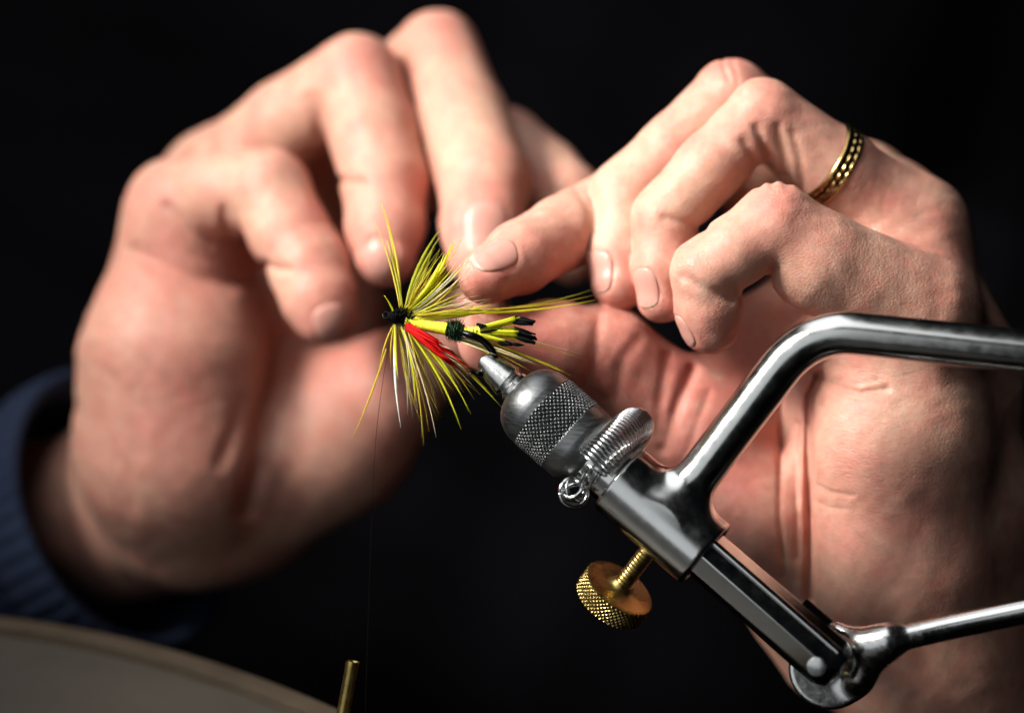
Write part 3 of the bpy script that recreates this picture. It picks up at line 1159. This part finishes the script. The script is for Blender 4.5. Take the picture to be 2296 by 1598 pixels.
# brass thumb screw under the sleeve
N_s = nrm((0.50, 0.72, -0.48))
sc_c = pt(1391, 1316, 0.4)
scr = thing_s = None
V, F = lathe([(t, 0.155 + 0.028 * abs(((t / 0.085) % 1) - 0.5) * 2) for t in np.linspace(0.05, 1.5, 120)], sc_c, N_s, 28)
screw = mesh('thumb_screw', V, F, M_BRASS, vise, sharp=70)
screw['label'] = 'brass thumb screw under the sleeve'


def kn2(t, r, th):
    if not (-0.44 < t < -0.02) or r < 0.6:
        return np.full(len(th), r)
    x, y = th / (2 * np.pi) * 46, t / 0.105
    tri = lambda q: np.abs((q % 1.0) - 0.5) * 2
    return r + 0.035 * (np.minimum(1, 1.8 * np.minimum(tri(x + y), tri(x - y))) - 0.6)


prof = [(-0.46, 0.05), (-0.46, 0.55), (-0.44, 0.68)] + [(t, 0.74) for t in np.linspace(-0.43, -0.03, 30)] + [(-0.01, 0.70), (0.0, 0.64), (0.01, 0.60), (0.03, 0.30), (0.10, 0.24), (0.16, 0.20), (0.17, 0.05)]
V, F = lathe(prof, sc_c, N_s, 276, disp=kn2)
mesh('screw_head', V, F, M_BRASS, screw, sharp=50)
a_, n_, f_ = frame_of(N_s)
hd = nrm(n_ * n_[0] + f_ * f_[0])
V, F = lathe([(-0.05, 0.03), (-0.05, 0.055), (0.014, 0.055), (0.016, 0.03)], sc_c + hd * 0.46, N_s, 16)
mesh('drill_mark', V, F, M_BLACKM, screw)

# ------------------------------------------------------------------ brass rod standing on the table
ra0 = pt(791, 1484, 0.0)
w1 = table_pt(742, 1748)
back1 = np.array(((w1 - C0).dot(RGT), (w1 - C0).dot(UPC), (w1 - C0).dot(FWD))) * 100
V, F = lathe([(0, 0.04), (0.03, 0.09), (0.0, 0.115), (-0.02, 0.13), (0.05, 0.142), (0.10, 0.132), (2.9, 0.132), (np.linalg.norm(back1 - ra0) - 0.02, 0.132)], ra0, back1 - ra0, 32)
tag(mesh('brass_rod', V, F, M_BRASS, sharp=50), 'thin brass rod with a hollow tip standing at the bottom edge', 'rod')

# ------------------------------------------------------------------ the fly
fly = thing('fishing_fly', 'yellow feathered salmon fly with red throat gripped in the vise jaws', 'fishing fly', pt(905, 710, 0))
hook_path = smooth_path([pt(872, 709, 0), pt(920, 722, 0), pt(1000, 738, 0), pt(1045, 748, 0), pt(1080, 762, 0), pt(1102, 784, 0), pt(1110, 806, 0.0), pt(1104, 826, 0.02), pt(1085, 836, 0.03), pt(1066, 836, 0), pt(1046, 829, -.05)], 8)
hook_path[:, 2] -= 0.15 * np.clip((uv_of(hook_path)[0] - 1025) / 30, 0, 1)
hr = 0.040 + 0.028 * np.clip((uv_of(hook_path)[0] - 1025) / 20, 0, 1); hr[-10:] = np.linspace(0.05, 0.008, 10)
hk = tube(hook_path, hr, 10)
eye = tube([pt(866, 707, 0) + 0.062 * np.array((math.cos(q), math.sin(q), 0.4 * math.sin(q))) for q in np.linspace(0, 2 * math.pi, 21)], 0.024, 8)
V, F = join([hk, eye])
hook = mesh('hook', V, F, M_BLACKM, fly)
V, F = join([tube([pt(1063, 835, -.02), pt(1052, 838, -.04), pt(1047, 842, -.05)], [0.03, 0.018, 0.004], 6)])
mesh('barb', V, F, M_SATIN, hook)


def wrapped(name, path, r0, mat, pitch, amp, parent=fly, prof=None):
    """windings round a short path"""
    P = smooth_path(path, 14)
    V, F = [], []
    n = len(P)
    rr = [r0 * (1 if prof is None else prof(i / (n - 1))) + amp * (0.5 + 0.5 * math.sin(i * pitch)) for i in range(n)]
    V, F = tube(P, rr, 16)
    V = V + NR.normal(0, amp * 0.18, V.shape)
    return mesh(name, V, F, mat, parent)


wrapped('thread_head', [pt(872, 708, 0), pt(884, 710, 0), pt(898, 712, 0), pt(914, 719, 0)], 0.06, M_BLACKF, 1.5, 0.03, prof=lambda s: 0.5 + 1.4 * math.sin(math.pi * min(1, s * 1.1 + .05)))
wrapped('body', [pt(908, 720, 0), pt(950, 729, 0), pt(1002, 738, 0)], 0.105, M_FLOSS, 2.6, 0.010, prof=lambda s: 0.7 + 0.45 * s)
wrapped('body', [pt(1036, 742, -.01), pt(1056, 742, -.03), pt(1078, 740, -.03)], 0.07, M_FLOSS, 1.25, 0.018)
hb = wrapped('herl_joint', [pt(1000, 737, 0), pt(1018, 739, 0), pt(1038, 744, 0)], 0.08, M_HERL, 1.8, 0.06, prof=lambda s: 0.8 + 0.8 * math.sin(math.pi * s))
# herl barbules
bits = []
for _ in range(150):
    s = rng.random(); q = rng.uniform(0, 6.283)
    c = pt(1002 + 36 * s, 738 + 6 * s, 0); r = 0.10 + 0.07 * math.sin(math.pi * s)
    d = np.array((rng.uniform(-.4, .4), math.cos(q), math.sin(q)))
    bits.append(tube([c + d * r * 0.6, c + d * (r + .02), c + d * (r + rng.uniform(.04, .09)) + (rng.uniform(-.03, .03), 0, 0)], [.012, .010, .003], 4))
V, F = join(bits)
o = mesh('barbule', V, F, M_HERL, hb); o['kind'] = 'stuff'
# black hackle stubs round the head
bits = []
for _ in range(90):
    q = rng.uniform(0, 6.283); s = rng.random()
    c = pt(884 + 34 * s, 709 + 10 * s, 0)
    d = nrm((rng.uniform(-.1, 1.1), math.cos(q), math.sin(q)))
    ln = rng.uniform(.08, .30)
    bits.append(tube([c, c + d * ln * .6, c + d * ln], [.018, .014, .003], 4))
V, F = join(bits)
o = mesh('black_hackle', V, F, M_BLACKF, fly); o['kind'] = 'stuff'


def fibre(name, p0, p1, w, mat, bow=0.0, parent=fly, bowd=0.0, nseg=9, flat=1.0, w1=0.25):
    """one tapering barb from p0 to p1, bowed sideways"""
    d = p1 - p0; ln = np.linalg.norm(d)
    side = nrm((-d[1], d[0], 0.0))
    P = []
    for s in np.linspace(0, 1, nseg):
        P.append(p0 + d * s + side * bow * ln * 4 * s * (1 - s) + np.array((0, 0, bowd * ln * s * (1 - s))))
    W_ = [w * (0.75 + 0.5 * math.sin(math.pi * min(1, s * 1.2)) - (0.75 - w1) * s ** 2.2) * 0.5 for s in np.linspace(0, 1, nseg)]
    V, F = tube(P, np.maximum(W_, 0.0015), 5)
    return mesh(name, V, F, mat, parent)


H0 = (900, 708)
# (start u, v), (end u, v), depth at the end, width in photo units, material, bow
fib = [
    ((898, 696), (856, 458), 0.9, 6, M_GOLDF, -0.03), ((900, 698), (862, 470), 0.7, 5, M_GOLDF, -0.035), ((897, 694), (842, 500), 0.6, 4, M_GOLDF, -0.03), ((902, 690), (868, 540), 0.5, 6, M_YEL, -0.02),
    ((900, 690), (872, 560), 0.4, 5, M_OLIVE, -0.03), ((886, 712), (861, 662), -0.2, 4, M_YEL, -0.05),
    ((908, 696), (988, 512), 1.0, 8, M_OLIVE, 0.05), ((910, 694), (984, 534), 0.9, 7, M_OLIVE, 0.03), ((912, 692), (975, 556), 0.8, 5, M_OLIVE, 0.02), ((908, 694), (962, 576), 0.3, 4, M_BLACKF, 0.02),
    ((912, 694), (1020, 542), 0.3, 9, M_YEL, -0.05), ((914, 696), (1012, 548), 0.2, 10, M_YEL, -0.06), ((914, 694), (1006, 562), 0.1, 10, M_YEL, -0.07), ((914, 696), (996, 570), 0.0, 9, M_YEL, -0.06),
    ((916, 700), (985, 590), 0.1, 9, M_YEL, -0.04), ((918, 698), (1038, 530), 0.5, 4, M_GOLDF, -0.04), ((918, 700), (1058, 566), 0.2, 4, M_GOLDF, -0.03), ((920, 700), (1050, 584), 0.1, 3.5, M_PALE, -0.04),
    ((920, 702), (1040, 586), 0.1, 4, M_WHITE, -0.03), ((920, 702), (1034, 600), 0.1, 5, M_YEL, -0.04), ((922, 704), (1052, 600), 0.1, 4, M_PALE, -0.05), ((920, 706), (1028, 626), 0.2, 7, M_YEL, -0.05),
    ((920, 708), (1022, 640), 0.3, 7, M_YEL, -0.05), ((918, 710), (1000, 660), 0.2, 6, M_YEL, -0.05), ((922, 708), (1012, 652), 0.5, 5, M_OLIVE, -0.03), ((926, 708), (1030, 660), 0.6, 5, M_OLIVE, -0.04),
    ((930, 706), (1036, 674), 0.6, 5, M_GOLDF, -0.03), ((926, 712), (1060, 676), 0.5, 6, M_GOLDF, -0.03), ((930, 714), (1078, 690), 0.3, 7, M_GOLDF, -0.03), ((930, 714), (1100, 682), 0.3, 9, M_YEL, -0.03),
    ((934, 714), (1118, 690), 0.3, 7, M_YEL, -0.02), ((930, 716), (1090, 700), 0.2, 5, M_GOLDF, -0.02), ((928, 718), (1070, 704), 0.2, 5, M_PALE, -0.02), ((940, 712), (1136, 692), 0.4, 6, M_GOLDF, -0.02),
    ((1000, 700), (1334, 673), 0.85, 5, M_YEL, -0.03), ((1020, 696), (1326, 650), 1.2, 4, M_OLIVE, -0.04), ((1040, 694), (1330, 662), 1.0, 3, M_GOLDF, -0.03),
    ((960, 724), (1316, 806), 0.5, 4.0, M_GOLDF, 0.02), ((990, 728), (1310, 796), 0.6, 3.5, M_PALE, 0.02), ((1050, 752), (1282, 842), 0.2, 4.5, M_YEL, 0.015), ((1050, 754), (1270, 832), 0.3, 3.5, M_GOLDF, 0.012),
    ((1030, 756), (1190, 832), 0.0, 4, M_GOLDF, 0.02), ((1020, 756), (1176, 838), 0.1, 4, M_YEL, 0.02), ((1010, 754), (1150, 812), 0.1, 3.5, M_PALE, 0.02), ((1040, 752), (1230, 824), 0.3, 3.5, M_PALE, 0.02),
    ((915, 726), (1126, 914), 0.0, 5, M_YEL, 0.03), ((918, 726), (1108, 890), 0.2, 4, M_GOLDF, 0.03), ((912, 728), (1064, 896), 0.1, 4, M_GOLDF, 0.05), ((908, 728), (1056, 928), -0.1, 5, M_YEL, 0.05), ((906, 728), (1050, 922), 0.1, 4, M_YEL, 0.07),
    ((904, 728), (1034, 962), -0.2, 5, M_YEL, 0.05), ((902, 728), (1028, 950), 0.1, 4, M_OLIVE, 0.05), ((906, 726), (1018, 854), -0.2, 5, M_YEL, 0.06), ((908, 724), (1012, 846), 0.0, 5, M_PALE, 0.07), ((902, 726), (1000, 900), 0.2, 4, M_OLIVE, 0.04),
    ((900, 728), (978, 980), -0.1, 4, M_PALE, 0.03), ((899, 728), (962, 968), 0.2, 4, M_GOLDF, 0.03), ((897, 728), (950, 998), 0.1, 5, M_OLIVE, 0.04), ((896, 726), (946, 980), 0.0, 4, M_GOLDF, 0.05), ((898, 726), (930, 900), -0.1, 5, M_YEL, 0.05),
    ((888, 726), (899, 958), -0.3, 7, M_WHITE, -0.03), ((886, 724), (893, 850), -0.3, 6, M_YEL, -0.02), ((884, 722), (876, 824), 0.1, 3.5, M_GOLDF, -0.03), ((866, 782), (790, 982), 0.2, 4.5, M_GOLDF, 0.02), ((886, 722), (850, 830), 0.1, 3.5, M_GOLDF, -0.05),
    ((890, 726), (920, 880), 0.3, 4, M_OLIVE, 0.03), ((892, 726), (914, 930), 0.4, 3.5, M_PALE, 0.03), ((904, 724), (1090, 872), 0.5, 4, M_YEL, 0.05), ((906, 726), (1040, 880), 0.3, 3.5, M_PALE, 0.05),
]
for (s0, s1, d1, w, m, bow) in fib:
    fibre('hackle_fibre', pt(*s0, 0.02), pt(*s1, d1), w / PX * 0.98, m, bow)
# finer barbs filling the fans
fans = [((905, 702), (970, 545), (1060, 600), 34, (M_YEL, M_GOLDF, M_OLIVE)), ((920, 710), (1040, 610), (1130, 700), 32, (M_YEL, M_GOLDF, M_PALE, M_OLIVE)),
        ((905, 727), (960, 960), (1110, 880), 22, (M_YEL, M_GOLDF, M_OLIVE, M_PALE)), ((1010, 752), (1120, 800), (1240, 830), 16, (M_GOLDF, M_PALE)), ((898, 727), (900, 930), (950, 960), 10, (M_GOLDF, M_PALE))]
for (s0, a, b, n, ms) in fans:
    for i in range(n):
        k = rng.random(); ln = rng.uniform(0.55, 1.0)
        tx, ty = a[0] + (b[0] - a[0]) * k, a[1] + (b[1] - a[1]) * k
        tx, ty = s0[0] + (tx - s0[0]) * ln, s0[1] + (ty - s0[1]) * ln
        fibre('hackle_fibre', pt(s0[0] + rng.uniform(-6, 10), s0[1] + rng.uniform(-5, 5), 0.03), pt(tx, ty, rng.uniform(-0.4, 0.9)), rng.uniform(1.6, 2.8) / PX * 1.1, rng.choice(ms), rng.uniform(-.05, .05))
# red throat
for i in range(46):
    k = rng.random()
    ex, ey = 1000 + 34 * k, 772 + 66 * k
    sh = rng.uniform(0.62, 1.02)
    fibre('throat_fibre', pt(914 + rng.uniform(-5, 6), 731 + rng.uniform(-5, 6), -0.10), pt(914 + (ex - 914) * sh + rng.uniform(-5, 5), 732 + (ey - 732) * sh + rng.uniform(-5, 5), rng.uniform(-0.40, 0.0)), rng.uniform(7, 11) / PX, M_RED, rng.uniform(-.03, .03))
for i in range(44):
    k = rng.random()
    fibre('throat_fibre', pt(950 + rng.uniform(-8, 8), 756 + rng.uniform(-6, 8), -0.12), pt(1010 + 50 * k, 782 + 70 * k * rng.uniform(.6, 1.1), rng.uniform(-.35, .2)), rng.uniform(3, 6) / PX, rng.choice((M_ORANGE, M_PALE, M_RED, M_RED)), rng.uniform(-.02, .03))


# tail veils: slim yellow feathers with black tips
def veil(p0, p1, w, tip):
    for i in range(9):
        o_ = (i - 4) / 4
        a = pt(p0[0] + rng.uniform(-2, 2), p0[1] + o_ * 3, -0.05)
        b = pt(p1[0] + rng.uniform(-8, 6), p1[1] + o_ * w, -0.05 + rng.uniform(-.12, .12))
        fibre('veil_fibre', a, b, 8.0 / PX, M_YEL, 0.02 * o_, w1=0.7)
    for i in range(8):
        o_ = (i - 3.5) / 3.5
        a = pt(p1[0] - 8 + rng.uniform(-6, 4), p1[1] + o_ * w, -0.09)
        b = pt(tip[0] + rng.uniform(-8, 4) - abs(o_) * 6, tip[1] + o_ * w * 0.9, -0.09 + rng.uniform(-.12, .12))
        fibre('veil_tip', a, b, 7.5 / PX, M_BLACKF, 0.02 * o_, w1=0.6)


veil((1076, 736), (1162, 717), 7, (1199, 722))
veil((1064, 742), (1164, 746), 12, (1203, 760))
veil((1060, 746), (1130, 766), 3, (1150, 772))
fibre('veil_tip', pt(1148, 770, -.1), pt(1176, 774, -.1), 8 / PX, M_BLACKF)
for q in ((1068, 726, 1092, 732), (1074, 734, 1090, 728), (1078, 744, 1128, 738)):
    fibre('veil_tip', pt(q[0], q[1], -.12), pt(q[2], q[3], -.12), 7 / PX, M_BLACKF)
# tying thread hanging from the head
V, F = tube(smooth_path([pt(884, 716, -.05), pt(862, 830, 0.0), pt(845, 960, 0.2), pt(836, 1100, 0.4), pt(822, 1500, 0.6), pt(818, 1700, 0.7)], 6), 0.004, 6)
mesh('tying_thread', V, F, M_THREAD, fly)
